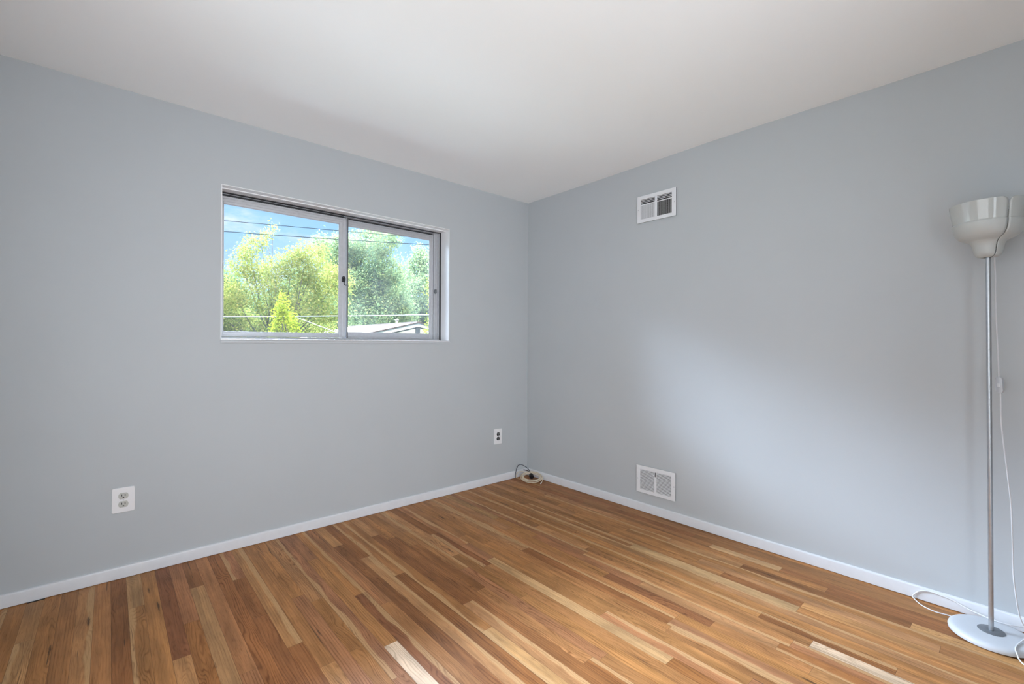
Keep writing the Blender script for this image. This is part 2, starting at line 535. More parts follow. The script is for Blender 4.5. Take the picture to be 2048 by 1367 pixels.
wood = bpy.data.materials.new('oak_strip_floor')
wood.use_nodes = True
t = wood.node_tree
b = t.nodes['Principled BSDF']
uvn = N(t, 'ShaderNodeUVMap'); uvn.uv_map = 'plank_uv'
s = N(t, 'ShaderNodeSeparateXYZ'); t.links.new(uvn.outputs[0], s.inputs[0])
at_t = N(t, 'ShaderNodeAttribute'); at_t.attribute_name = 'tint'
at_p = N(t, 'ShaderNodeAttribute'); at_p.attribute_name = 'plank'
at_s = N(t, 'ShaderNodeAttribute'); at_s.attribute_name = 'plank_size'
pc = N(t, 'ShaderNodeSeparateColor'); t.links.new(at_p.outputs['Color'], pc.inputs[0])
ps = N(t, 'ShaderNodeSeparateXYZ'); t.links.new(at_s.outputs['Vector'], ps.inputs[0])
pid, psap, pgr = pc.outputs[0], pc.outputs[1], pc.outputs[2]
u, v = s.outputs[0], s.outputs[1]
def vec(x, y, z):
    n = N(t, 'ShaderNodeCombineXYZ')
    for i, q in enumerate((x, y, z)):
        if isinstance(q, bpy.types.NodeSocket):
            t.links.new(q, n.inputs[i])
        else:
            n.inputs[i].default_value = q
    return n.outputs[0]
def noise(vc, scale, detail=3, rough=0.5, dist=0.0):
    n = N(t, 'ShaderNodeTexNoise')
    n.inputs['Scale'].default_value = scale
    n.inputs['Detail'].default_value = detail
    n.inputs['Roughness'].default_value = rough
    n.inputs['Distortion'].default_value = dist
    t.links.new(vc, n.inputs['Vector'])
    return n.outputs['Fac']
off = math_(t, 'MULTIPLY', pid, 137.0)
# slow wander along the board -> cathedral rings
wand = noise(vec(math_(t, 'MULTIPLY', u, 15.0), math_(t, 'MULTIPLY', v, 2.6), off), 1.0, 2, 0.45, 0.4)
pid2 = math_(t, 'FRACT', math_(t, 'MULTIPLY', pid, 17.31))
amp = maprange(t, pid2, 0.12, 0.7, 12.0, 85.0)
ringph = math_(t, 'ADD', math_(t, 'MULTIPLY', u, 640.0), math_(t, 'MULTIPLY', wand, amp))
rings = math_(t, 'ADD', math_(t, 'MULTIPLY', math_(t, 'SINE', ringph), 0.5), 0.5)
rings = math_(t, 'POWER', rings, 3.2)
rvar = noise(vec(math_(t, 'MULTIPLY', u, 60.0), math_(t, 'MULTIPLY', v, 4.0), math_(t, 'ADD', off, 90.0)), 1.0, 2, 0.5)
rings = math_(t, 'MULTIPLY', rings, maprange(t, rvar, 0.30, 0.68, 0.15, 1.0))
pores = noise(vec(math_(t, 'MULTIPLY', u, 520.0), math_(t, 'MULTIPLY', v, 16.0), off), 1.0, 3, 0.6)
pores = maprange(t, pores, 0.52, 0.72, 0, 1)
fig = noise(vec(math_(t, 'MULTIPLY', u, 40.0), math_(t, 'MULTIPLY', v, 2.4), math_(t, 'ADD', off, 7.0)), 1.0, 4, 0.6)
figc = maprange(t, fig, 0.3, 0.72, 0.80, 1.16)
patch = noise(vec(math_(t, 'MULTIPLY', u, 14.0), math_(t, 'MULTIPLY', v, 5.0), math_(t, 'ADD', off, 21.0)), 1.0, 3, 0.55)
patchc = maprange(t, patch, 0.30, 0.70, 0.86, 1.12)
col = mixc(t, 1.0, at_t.outputs['Color'], vec(figc, figc, figc), 'MULTIPLY')
col = mixc(t, 1.0, col, vec(patchc, patchc, patchc), 'MULTIPLY')
# sapwood edge
un = math_(t, 'DIVIDE', u, ps.outputs[0])
wob = math_(t, 'MULTIPLY', math_(t, 'SUBTRACT', noise(vec(0.0, math_(t, 'MULTIPLY', v, 3.5), off), 1.0, 2), 0.5), 0.9)
edge_r = maprange(t, math_(t, 'ADD', un, wob), 0.62, 0.74, 0, 1)
edge_l = maprange(t, math_(t, 'ADD', un, wob), 0.40, 0.28, 0, 1)
sap_r = math_(t, 'MULTIPLY', edge_r, math_(t, 'GREATER_THAN', psap, 0.75))
sap_l = math_(t, 'MULTIPLY', edge_l, math_(t, 'LESS_THAN', psap, 0.25))
sapf = math_(t, 'MULTIPLY', math_(t, 'ADD', sap_r, sap_l), 0.75, clamp=True)
col = mixc(t, sapf, col, (0.54, 0.325, 0.152))
ringf = math_(t, 'MULTIPLY', math_(t, 'MULTIPLY', rings, pgr), 1.0, clamp=True)
dk = mixc(t, 1.0, col, (0.50, 0.43, 0.36), 'MULTIPLY')
col = mixc(t, ringf, col, dk)
dk2 = mixc(t, 1.0, col, (0.52, 0.46, 0.40), 'MULTIPLY')
col = mixc(t, math_(t, 'MULTIPLY', pores, 0.55), col, dk2)
# dark mineral streaks and knots
st = noise(vec(math_(t, 'MULTIPLY', u, 95.0), math_(t, 'MULTIPLY', v, 2.6), math_(t, 'ADD', off, 51.0)), 1.0, 2, 0.5, 0.4)
stf = math_(t, 'MULTIPLY', maprange(t, st, 0.70, 0.76, 0, 1), 0.75)
col = mixc(t, stf, col, (0.05, 0.028, 0.016))
vo = N(t, 'ShaderNodeTexVoronoi')
vo.inputs['Scale'].default_value = 1.0
t.links.new(vec(math_(t, 'ADD', math_(t, 'MULTIPLY', u, 22.0), off), math_(t, 'MULTIPLY', v, 2.6), off), vo.inputs['Vector'])
kn = maprange(t, math_(t, 'ADD', vo.outputs['Distance'], math_(t, 'MULTIPLY', math_(t, 'SUBTRACT', noise(vec(math_(t, 'MULTIPLY', u, 150.0), math_(t, 'MULTIPLY', v, 60.0), off), 1.0, 3), 0.5), 0.12)), 0.05, 0.16, 1, 0)
vc_ = N(t, 'ShaderNodeSeparateColor'); t.links.new(vo.outputs['Color'], vc_.inputs[0])
kn = math_(t, 'MULTIPLY', kn, math_(t, 'GREATER_THAN', vc_.outputs[0], 0.86))
col = mixc(t, math_(t, 'MULTIPLY', kn, 0.8), col, (0.045, 0.022, 0.012))
# seams
du = math_(t, 'MINIMUM', u, math_(t, 'SUBTRACT', ps.outputs[0], u))
dv = math_(t, 'MINIMUM', v, math_(t, 'SUBTRACT', ps.outputs[1], v))
seam = maprange(t, math_(t, 'MINIMUM', du, dv), 0.0002, 0.0009, 1, 0)
col = mixc(t, math_(t, 'MULTIPLY', seam, 0.62), col, (0.06, 0.03, 0.016))
t.links.new(col, b.inputs['Base Color'])
rg = maprange(t, pores, 0, 1, 0.42, 0.52)
t.links.new(rg, b.inputs['Roughness'])
b.inputs['Specular IOR Level'].default_value = 0.16
bp = N(t, 'ShaderNodeBump'); bp.inputs['Strength'].default_value = 0.25; bp.inputs['Distance'].default_value = 0.0006
hgt = math_(t, 'SUBTRACT', math_(t, 'MULTIPLY', pores, -0.4), seam)
t.links.new(hgt, bp.inputs['Height'])
t.links.new(bp.outputs[0], b.inputs['Normal'])
structure(link('floor', me, wood), 'varnished oak strip floor of mixed tan and brown boards', 'floor')
structure(MB().box(XL, 0, YR, 0, -0.05, -0.004).build('subfloor', M['dark']))

# ------------------------------------------------------------------ baseboards
def baseboard(name, run0, run1, axis, side):
    # rounded ranch profile, 60 mm high and 12 mm thick, a hairline above the boards
    prof = [(0, 0.0025), (0.012, 0.0025), (0.012, 0.0535), (0.0112, 0.0565), (0.0094, 0.0585), (0.0070, 0.0598), (0.0, 0.060)]
    m_ = MB()
    if axis == 'x':     # runs along x on the wall y = side, facing -y
        m_.prism([(side - a, c) for a, c in prof], run0, run1, axis='x')
    else:
        m_.prism([(side - a, c) for a, c in prof], run0, run1, axis='y')
    return structure(m_.build(name, M['trim'], smooth=True), 'low white baseboard', 'baseboard')
baseboard('baseboard_front', XL, 0.0, 'x', 0.0)
baseboard('baseboard_right', YR, -0.012, 'y', 0.0)

# ------------------------------------------------------------------ window
win = bpy.data.objects.new('window_1', None)
win.location = ((WX0 + WX1) / 2, 0.13, WZ0)
COL.objects.link(win)
structure(win, 'white-framed horizontal sliding window with two panes', 'window')
def wpart(mb, name, material, parent=None, smooth=False):
    par = parent or win
    o = mb.build(name, material, par, smooth)
    base = Vector(win.location)
    if parent is None:
        o.matrix_parent_inverse = Matrix.Translation(-base)
    else:
        o.matrix_parent_inverse = Matrix.Identity(4)
    return o
LT = 0.004
# painted liner of the opening, sides and head
w = MB()
w.box(WX0, WX0 + LT, -0.001, 0.235, WZ0, WZ1, 0.001)
w.box(WX1 - LT, WX1, -0.001, 0.235, WZ0, WZ1, 0.001)
w.box(WX0, WX1, -0.001, 0.050, WZ1 - LT, WZ1, 0.001)
w.box(WX0, WX1, 0.050, 0.235, WZ1 - LT - 0.006, WZ1, 0.001)
wpart(w, 'reveal_liner', M['liner'])
w = MB()
w.box(WX0 - 0.002, WX1 + 0.003, -0.007, 0.235, WZ0 - 0.002, WZ0 + 0.006, 0.0025)
wpart(w, 'window_sill', M['trim'])
w = MB()
w.box(WX0 - 0.001, WX1 + 0.012, -0.005, 0.0, WZ0 - 0.018, WZ0 - 0.0025, 0.002)
wpart(w, 'sill_apron', M['sill_paint'])
# fixed aluminium frame with two tracks
fx0, fx1, fz0, fz1 = WX0 + LT, WX1 - LT, WZ0 + 0.006, WZ1 - LT - 0.006
w = MB()
w.box(fx0 + 0.004, fx0 + 0.012, 0.118, 0.20, fz0, fz1, 0.001)
w.box(fx1 - 0.012, fx1 - 0.004, 0.130, 0.20, fz0, fz1, 0.001)
w.box(fx1 - 0.030, fx1 - 0.022, 0.138, 0.142, fz0, fz1, 0.001)
w.box(fx1 - 0.046, fx1 - 0.012, 0.146, 0.20, fz0, fz1, 0.001)
w.box(fx0 + 0.010, fx0 + 0.020, 0.148, 0.20, fz0, fz1, 0.001)
w.box(fx0, fx1, 0.128, 0.20, fz0, fz0 + 0.012, 0.001)
w.box(fx0, fx1, 0.118, 0.122, fz0, fz0 + 0.007, 0.001)
w.box(fx0, fx1, 0.135, 0.20, fz1 - 0.006, fz1, 0.001)
wpart(w, 'window_frame', M['aluminium'])
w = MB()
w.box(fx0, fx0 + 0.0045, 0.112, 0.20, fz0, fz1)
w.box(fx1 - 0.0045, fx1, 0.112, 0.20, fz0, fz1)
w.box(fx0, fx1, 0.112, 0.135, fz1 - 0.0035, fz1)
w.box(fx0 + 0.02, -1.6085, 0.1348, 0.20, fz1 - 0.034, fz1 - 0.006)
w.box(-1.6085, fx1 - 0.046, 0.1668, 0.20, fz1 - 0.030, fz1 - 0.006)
wpart(w, 'track_gasket_shade', M['gasket_shade'])  # gasket strips; track shadow at the head put in as dark blocks
# sliding sash (inner track) on the left
def sash(name, x0, x1, z0, z1, y0, y1, wl, wr, wt, wb, glassmat, steps=True):
    o = MB()
    o.box(x0, x0 + wl, y0, y1, z0, z1, 0.0015)
    o.box(x1 - wr, x1, y0, y1, z0, z1, 0.0015)
    o.box(x0 + wl, x1 - wr, y0 + 0.001, y1, z0, z0 + wb, 0.0015)
    o.box(x0 + wl, x1 - wr, y0 + 0.001, y1, z1 - wt, z1, 0.0015)
    if steps:   # raised ribs of the extrusion
        o.box(x0 + 0.002, x1 - 0.002, y0 - 0.004, y0 + 0.002, z1 - wt * 0.30, z1 - wt * 0.12, 0.001)
        o.box(x0 + wl * 0.5, x1 - wr * 0.5, y0 - 0.003, y0 + 0.002, z1 - wt * 0.68, z1 - wt * 0.52, 0.001)
        o.box(x0 + wl * 0.3, x1 - wr * 0.3, y0 - 0.004, y0 + 0.002, z0 + 0.001, z0 + wb * 0.30, 0.001)
        o.box(x1 - wr * 0.50, x1 - wr * 0.08, y0 - 0.004, y0 + 0.002, z0 + 0.004, z1 - wt * 0.2, 0.001)
        # glazing bead, stepping back to the pane
        o.box(x0 + wl, x0 + wl + 0.004, y0 + 0.004, y1 - 0.004, z0 + wb, z1 - wt, 0.0008)
        o.box(x1 - wr - 0.004, x1 - wr, y0 + 0.004, y1 - 0.004, z0 + wb, z1 - wt, 0.0008)
        o.box(x0 + wl, x1 - wr, y0 + 0.004, y1 - 0.004, z1 - wt - 0.004, z1 - wt, 0.0008)
        o.box(x0 + wl, x1 - wr, y0 + 0.004, y1 - 0.004, z0 + wb, z0 + wb + 0.004, 0.0008)
    s_ = wpart(o, name, M['aluminium'])
    g = MB().box(x0 + wl, x1 - wr, y1 - 0.004, y1 - 0.001, z0 + wb, z1 - wt)
    pn = wpart(g, 'pane', glassmat, s_)
    return s_
XM = -1.594      # where the sashes meet
sl = sash('sash', fx0 + 0.014, XM - 0.003, fz0 + 0.014, fz1 - 0.020, 0.124, 0.134, 0.012, 0.046, 0.044, 0.027, M['glass_left'])
sr = sash('sash', XM - 0.012, fx1 - 0.046, fz0 + 0.012, fz1 - 0.016, 0.156, 0.166, 0.018, 0.030, 0.044, 0.040, M['glass_right'])
o = MB()
o.box(XM - 0.0015, XM + 0.0012, 0.120, 0.140, fz0 + 0.012, fz1 - 0.008, 0.001)
wpart(o, 'interlock_edge', M['aluminium'])
o = MB()
o.box(XM + 0.0012, XM + 0.0175, 0.136, 0.153, fz0 + 0.012, fz1 - 0.010, 0.001)
wpart(o, 'meeting_stile', M['alu_grey'])
# black cam latch on the meeting stile: an S of two hooks
lz = 1.605
pts = []
for a in np.linspace(-200, 95, 14):
    pts.append((-1.618 + 0.0085 * math.cos(R(a + 90)), 0.119, lz + 0.010 + 0.016 * math.sin(R(a + 90))))
o = MB()
ln = [(-1.624, 0.117, lz - 0.012), (-1.6245, 0.116, lz + 0.004), (-1.621, 0.115, lz + 0.014), (-1.613, 0.115, lz + 0.016),
      (-1.606, 0.115, lz + 0.006), (-1.606, 0.115, lz - 0.010), (-1.612, 0.115, lz - 0.022), (-1.611, 0.115, lz - 0.034), (-1.603, 0.115, lz - 0.041), (-1.597, 0.115, lz - 0.040)]
o.tube(spline(ln, 6), 0.0032, 8)
o.tube(spline([(-1.6225, 0.118, lz - 0.014), (-1.617, 0.116, lz - 0.019), (-1.612, 0.116, lz - 0.012), (-1.614, 0.116, lz + 0.004), (-1.620, 0.116, lz + 0.008)], 5), 0.0034, 8)
o.box(-1.627, -1.604, 0.118, 0.125, lz - 0.022, lz + 0.012, 0.002)
wpart(o, 'latch', M['black'], smooth=True)
o = MB()
o.box(fx1 - 0.042, fx1 - 0.030, 0.124, 0.147, 1.563, 1.595, 0.003)
o.box(fx1 - 0.046, fx1 - 0.028, 0.130, 0.147, 1.570, 1.588, 0.003)
wpart(o, 'sash_stop', M['alu_grey'], smooth=True)
o = MB()
o.box(fx0 + 0.012, fx0 + 0.024, 0.118, 0.126, 1.595, 1.635, 0.002)
wpart(o, 'finger_pull', M['aluminium'], smooth=True)

# ------------------------------------------------------------------ air registers on the right wall
def register(z, label, kind):
    t_ = thing('air_register', (0, -1.284, z), label, 'air register', 'white air registers on the right wall')
    hw, hh, D = 0.148, 0.0935, 0.010
    bw, top, bot, dv = 0.030, 0.026, 0.024, 0.009
    # faceplate: rim, centre bar; it stands a little off the wall on a spacer coloured dark as edge shade
    f = MB()
    f.box(-D, -0.0065, -hw, -hw + bw, -hh, hh, 0.001)
    f.box(-D, -0.0065, hw - bw, hw, -hh, hh, 0.001)
    f.box(-D, -0.0065, -hw + bw - 0.002, hw - bw + 0.002, hh - top, hh, 0.001)
    f.box(-D, -0.0065, -hw + bw - 0.002, hw - bw + 0.002, -hh, -hh + bot, 0.001)
    f.box(-D + 0.0004, -0.0065, -dv, dv, -hh + bot - 0.002, hh - top + 0.002, 0.001)
    if kind == 'upper':
        f.box(-D, -0.0065, -hw + bw - 0.002, hw - bw + 0.002, 0.0265, 0.0335, 0.001)
    f.build('faceplate', M['register'], t_)
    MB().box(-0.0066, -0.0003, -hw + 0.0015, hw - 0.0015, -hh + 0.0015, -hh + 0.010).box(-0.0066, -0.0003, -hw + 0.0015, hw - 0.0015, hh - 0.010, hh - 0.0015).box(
        -0.0066, -0.0003, -hw + 0.0015, -hw + 0.010, -hh + 0.010, hh - 0.010).box(-0.0066, -0.0003, hw - 0.010, hw - 0.0015, -hh + 0.010, hh - 0.010).build('shade_spacer', M['gasket_shade'], t_)
    MB().box(-0.0012, -0.0003, -hw + 0.010, hw - 0.010, -hh + 0.010, hh - 0.010).build('duct_shade_panel', M['dark'], t_)  # flat dark panel on the wall for the shade inside the duct
    za, zb = -hh + bot, hh - top
    for sgn in (1, -1):
        ya, yb = sorted((sgn * dv, sgn * (hw - bw)))
        s_ = MB()
        if kind == 'upper':
            n = 14
            for i in range(n):
                y = ya + (i + 0.5) * (yb - ya) / n
                # the two banks of fins lean opposite ways
                if sgn < 0:
                    s_.prism([(-0.0088, y - 0.0022), (-0.0088, y - 0.0008), (-0.0040, y + 0.0022), (-0.0040, y + 0.0008)], za, 0.027, axis='z')
                else:
                    s_.prism([(-0.0088, y + 0.0001), (-0.0088, y + 0.0014), (-0.0050, y - 0.0007), (-0.0050, y - 0.0020)], za, 0.027, axis='z')
            for i in range(3):
                zz = 0.0335 + (i + 0.75) * (zb - 0.0335) / 3.5
                s_.box(-0.0088, -0.0050, ya, yb, zz + 0.0012, zz + 0.0042)
        else:
            n = 17
            for i in range(n):
                zz = za + (i + 0.5) * (zb - za) / n
                s_.prism([(-0.0090, zz - 0.0020), (-0.0090, zz + 0.0008), (-0.0055, zz + 0.0026), (-0.0055, zz + 0.0004)], ya, yb, axis='y')
        s_.build('louver_bank', M['register'], t_)
    lv = MB()
    if kind == 'upper':
        lv.box(-0.020, -0.006, -0.003, 0.003, 0.034, 0.062, 0.0012)
        lv.build('damper_lever', M['register'], t_)
    else:
        lv.box(-0.0112, -0.008, -0.0028, 0.0028, 0.036, 0.066, 0.001)
        lv.build('damper_slot', M['dark'], t_)
        MB().box(-0.019, -0.008, 0.008, 0.014, 0.038, 0.050, 0.002).build('damper_lever', M['register'], t_)
    for sgn in (1, -1):
        MB().lathe([(0, 0.0018), (0.003, 0.0015), (0.0042, 0.0)], 16).build('screw', M['screw'], t_, smooth=True)
        sc = COL.objects[-1] if False else t_.children[-1]
        sc.rotation_euler = (0, R(-90), 0)
        sc.location = (-D, sgn * (hw - 0.010), 0.0)
    return t_
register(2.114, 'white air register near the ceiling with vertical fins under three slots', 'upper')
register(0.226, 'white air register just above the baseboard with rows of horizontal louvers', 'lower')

# ------------------------------------------------------------------ outlets on the window wall
def rrect(hw, hh, r, n=5):
    pts = []
    for cx_, cz_, a0 in ((hw - r, hh - r, 0), (-hw + r, hh - r, 90), (-hw + r, -hh + r, 180), (hw - r, -hh + r, 270)):
        for i in range(n + 1):
            a_ = R(a0 + 90 * i / n)
            pts.append((cx_ + r * math.cos(a_), cz_ + r * math.sin(a_)))
    return pts
def outlet(loc, hw, hh, label, rec_mat, slot_mat, rw, rh, gap, bev, tilt=0.0):
    t_ = thing('wall_outlet', loc, label, 'outlet', 'duplex outlets on the window wall')
    t_.rotation_euler = (0, tilt, 0)
    p = MB()
    p.prism(rrect(hw, hh, min(0.0075, bev * 2.6)), -0.0060, 0.0, axis='y')
    ob = p.build('cover_plate', M['plate'], t_, smooth=True)
    bvm = ob.modifiers.new('soft_edge', 'BEVEL'); bvm.width = bev; bvm.segments = 3; bvm.limit_method = 'ANGLE'; bvm.angle_limit = R(50)
    for s_ in (1, -1):
        zc = s_ * gap
        pts = []
        for i in range(36):      # rounded face with flattened top and bottom
            a_ = 2 * math.pi * i / 36
            pts.append((rw * math.cos(a_), zc + max(-rh, min(rh, rw * math.sin(a_)))))
        rc = MB().prism(pts, -0.0078, -0.004, axis='y', bevel=0.0006).build('receptacle', rec_mat, t_, smooth=True)
        k = MB()
        k.box(-0.0080, -0.0048, -0.0082, -0.0070, zc - 0.0015, zc + 0.0085)
        k.box(0.0048, 0.0080, -0.0082, -0.0070, zc - 0.0005, zc + 0.0078)
        k.prism([(0.0032 * math.cos(R(a_)), zc - 0.0078 + 0.0030 * math.sin(R(a_))) for a_ in range(0, 360, 30)], -0.0082, -0.0070, axis='y')
        k.build('slots', slot_mat, rc)
    MB().lathe([(0, 0.0016), (0.0024, 0.0012), (0.0032, 0.0)], 14).build('screw', M['screw'], t_, smooth=True)
    t_.children[-1].rotation_euler = (R(90), 0, 0)
    t_.children[-1].location = (0, -0.006, 0)
    return t_
outlet((-2.7558, 0, 0.3865), 0.0446, 0.0614, 'jumbo white outlet plate with pale grey sockets, low under the window', M['receptacle'], M['black'], 0.0195, 0.0150, 0.0205, 0.0028)
outlet((-0.3435, 0, 0.3862), 0.0415, 0.0640, 'white outlet plate with two black sockets, near the corner', M['black'], M['screw'], 0.0165, 0.0140, 0.0190, 0.0018, R(1.2))

# ------------------------------------------------------------------ floor lamp
LX, LY = -0.158, -2.876
lp = thing('floor_lamp', (LX, LY, 0), 'white uplighter floor lamp with bell-shaped shade on slim steel pole', 'floor lamp')
lean = lambda z: (0.0, 0.0085 * z / 1.53)
pb = MB().lathe([(0, 0.002), (0.118, 0.002), (0.1265, 0.005), (0.1275, 0.012), (0.1250, 0.019), (0.1195, 0.0245), (0.110, 0.0275), (0.08, 0.029), (0, 0.030)], 96)
base_o = pb.build('base', M['lamp_white'], lp, smooth=True)
MB().lathe([(0.040, 0.0285), (0.0405, 0.0305), (0.039, 0.0318), (0.009, 0.0330), (0, 0.0330)], 64).build('flange', M['flange'], base_o, smooth=True)
pole = MB()
pole.lathe([(0, 0.030), (0.0078, 0.030), (0.0078, 0.4035), (0.0072, 0.4040), (0.0072, 0.4052), (0.0078, 0.4058), (0.0078, 0.7810), (0.0072, 0.7815),
            (0.0072, 0.7827), (0.0078, 0.7832), (0.0078, 1.150), (0.0072, 1.1505), (0.0072, 1.1517), (0.0078, 1.1522), (0.0078, 1.56), (0, 1.56)], 32, offset=lean)
pole.build('pole', M['steel'], lp, smooth=True)
# shade: two thin shells meeting in a slit, lower bell and taller upper band
prof = [(0.014, 1.5215), (0.024, 1.5222), (0.032, 1.526), (0.0385, 1.533), (0.0420, 1.543), (0.0440, 1.556), (0.0465, 1.569), (0.0510, 1.580), (0.0580, 1.588), (0.0675, 1.5925),
        (0.0780, 1.5975), (0.0880, 1.6055), (0.0960, 1.6170), (0.1015, 1.6310), (0.1045, 1.6450), (0.1058, 1.6570)]
prof_up = [(0.1056, 1.6572), (0.1034, 1.6600), (0.1048, 1.6700), (0.1075, 1.6900), (0.1102, 1.7100), (0.1128, 1.7290), (0.1138, 1.7370)]
full = prof + prof_up[1:]
zt = full[-1][1]
def shell(th0, th1, nseg=44):
    b_ = bmesh.new()
    grid = []
    # refine the profile
    P = []
    for (ra, za), (rb, zb) in zip(full, full[1:]):
        for k in range(3):
            P.append((ra + (rb - ra) * k / 3, za + (zb - za) * k / 3))
    P.append(full[-1])
    P = P[:-1] + [(full[-1][0] - 0.0002 * 0, zt)]
    rows = []
    rc = 0.020
    # extra rows near the rim for the rounded corners
    top = P[-10:]
    P = P[:-10]
    dense = []
    for (ra, za), (rb, zb) in zip(top, top[1:]):
        for k in range(3):
            dense.append((ra + (rb - ra) * k / 3, za + (zb - za) * k / 3))
    dense.append(top[-1])
    P = P + dense
    for r_, z_ in P:
        g = 0.0016 + 0.0012 * max(0, (z_ - 1.58) / 0.15)
        d_ = zt - z_
        if d_ < rc:
            g += rc - math.sqrt(max(0.0, rc * rc - (rc - d_) ** 2))
        da = min(g / max(r_, 0.012), 0.6)
        row = []
        for k in range(nseg + 1):
            a_ = th0 + da + (th1 - th0 - 2 * da) * k / nseg
            row.append(b_.verts.new((r_ * math.cos(a_), r_ * math.sin(a_) + lean(z_)[1], z_)))
        rows.append((row, z_))
    for (ra, za), (rb, zb) in zip(rows, rows[1:]):
        for k in range(nseg):
            f_ = b_.faces.new((ra[k], ra[k + 1], rb[k + 1], rb[k]))
            f_.smooth = True
            f_.material_index = 1 if za >= 1.6598 else 0
    me_ = bpy.data.meshes.new('shade_shell')
    b_.to_mesh(me_)
    b_.free()
    o_ = link('shade_shell', me_, M['shade'], lp)
    me_.materials.append(M['shade_gloss'])
    so = o_.modifiers.new('thickness', 'SOLIDIFY'); so.thickness = 0.0022; so.offset = -1
    return o_
SL = R(180 - 2.3 + 36)         # the slit, to the right of the line to the camera
shell(SL, SL + math.pi)
shell(SL + math.pi, SL + 2 * math.pi)
MB().lathe([(0.004, 1.575), (0.018, 1.575), (0.018, 1.63), (0.015, 1.635), (0.0, 1.635)], 24, offset=lean).build('bulb_holder', M['lamp_white'], lp, smooth=True)
rg_ = MB()
rg_.lathe([(0.0985, 1.722), (0.1015, 1.722), (0.1015, 1.727), (0.0985, 1.727), (0.0985, 1.722)], 64, offset=lean)
rg_.build('inner_ring', M['lamp_white'], lp, smooth=True)
# cord from the shade, down past the switch, over the base and round in two loops on the floor
def rel(p):
    return (p[0] - LX, p[1] - LY, p[2])
cp = [(-0.150, -2.888, 1.560), (-0.132, -2.884, 1.527), (-0.112, -2.886, 1.44), (-0.110, -2.8861, 1.352), (-0.110, -2.8917, 1.169), (-0.110, -2.8958, 1.042), (-0.110, -2.8999, 0.9756),
      (-0.110, -2.9026, 0.8469), (-0.110, -2.919, 0.649), (-0.110, -2.9284, 0.5317), (-0.110, -2.9324, 0.3738), (-0.110, -2.9337, 0.285),
      (-0.108, -2.9391, 0.1978), (-0.105, -2.9523, 0.095), (-0.095, -2.972, 0.045), (-0.070, -2.985, 0.0315), (-0.040, -2.965, 0.034), (-0.058, -2.925, 0.034), (-0.063, -2.890, 0.034),
      (-0.050, -2.843, 0.0335), (-0.030, -2.79, 0.038), (-0.0185, -2.752, 0.047), (-0.0165, -2.70, 0.0525), (-0.0165, -2.6786, 0.0535), (-0.0165, -2.645, 0.043), (-0.018, -2.620, 0.0129), (-0.034, -2.629, 0.004),
      (-0.072, -2.6596, 0.003), (-0.092, -2.703, 0.003), (-0.086, -2.748, 0.0032), (-0.093, -2.7665, 0.0032)]
cord = MB().tube(spline([rel(p) for p in cp], 10), 0.0024, 10).build('cord', M['cord'], lp, smooth=True)
cp2 = [(-0.070, -2.985, 0.0345), (-0.11, -2.975, 0.036), (-0.1555, -2.9631, 0.034), (-0.2171, -2.9466, 0.0315), (-0.252, -2.943, 0.0292), (-0.274, -2.947, 0.0235), (-0.290, -2.955, 0.009), (-0.305, -2.975, 0.003), (-0.33, -3.02, 0.003),
       (-0.30, -3.10, 0.003), (-0.20, -3.14, 0.003), (-0.08, -3.10, 0.003)]
MB().tube(spline([rel(p) for p in cp2], 10), 0.0024, 10).build('cord', M['cord'], lp, smooth=True)
sw = MB()
sw.prism(rrect(0.0105, 0.0335, 0.0098, 6), -0.0075, 0.0075, axis='x', bevel=0.003)
so_ = sw.build('switch', M['lamp_white'], cord, smooth=True)
so_.location = rel((-0.110, -2.8978, 1.009))
so_.rotation_euler = (R(-3), 0, R(-18))
rk = MB().prism(rrect(0.0052, 0.0075, 0.002, 3), -0.0102, -0.006, axis='x', bevel=0.0008).build('rocker', M['cord'], so_, smooth=True)

# ------------------------------------------------------------------ cables in the corner
cc = thing('coiled_cable', (-0.103, -0.166, 0), 'coil of cream cable lying in the corner against the baseboards', 'cable')
pts = []
tiltax = Vector((1, -1, 0)).normalized()       # the far side of the coil rests on the baseboards
nrm_back = Vector((1, 1, 0)).normalized()
for i in range(0, 5 * 36 + 10):
    a_ = 2 * math.pi * i / 36
    q = i / 36
    r_ = 0.088 + 0.008 * math.sin(2.3 * q + 1.0) - 0.011 * (q % 2) + 0.0025 * math.sin(3 * a_ + q)
    e1 = math.cos(a_ + 2.2) * r_ * 1.02 + 0.003 * math.sin(q * 1.7)
    e2 = math.sin(a_ + 2.2) * r_ * 0.80 + 0.004 * math.cos(q * 2.1)
    h_ = 0.006 + 0.0042 * q * (0.9 + 0.1 * math.sin(a_))
    p = tiltax * e1 + nrm_back * e2
    z_ = h_ + max(0.0, (e2 + 0.07)) * 0.30
    pts.append((p.x, p.y, z_))
# tail out to the front and a lead that arcs over to the hole by the baseboard
MB().tube(pts, 0.0030, 10).build('cable_loops', M['coax'], cc, smooth=True)
ar = [(0.020, 0.075, 0.052), (-0.010, 0.105, 0.060), (-0.030, 0.125, 0.056), (-0.042, 0.142, 0.040), (-0.046, 0.147, 0.020), (-0.046, 0.147, 0.002)]
MB().tube(spline(ar, 8), 0.0028, 10).build('cable_lead', M['coax'], cc, smooth=True)
tl_ = [(0.068, -0.055, 0.030), (0.052, -0.078, 0.022), (0.030, -0.094, 0.010), (0.010, -0.104, 0.004)]
MB().tube(spline(tl_, 8), 0.0028, 10).build('cable_end', M['coax'], cc, smooth=True)
MB().tube([(0.012, -0.103, 0.005), (0.002, -0.108, 0.005), (-0.007, -0.113, 0.005)], [0.0050, 0.0052, 0.0040], 12).build('connector', M['plate'], cc, smooth=True)
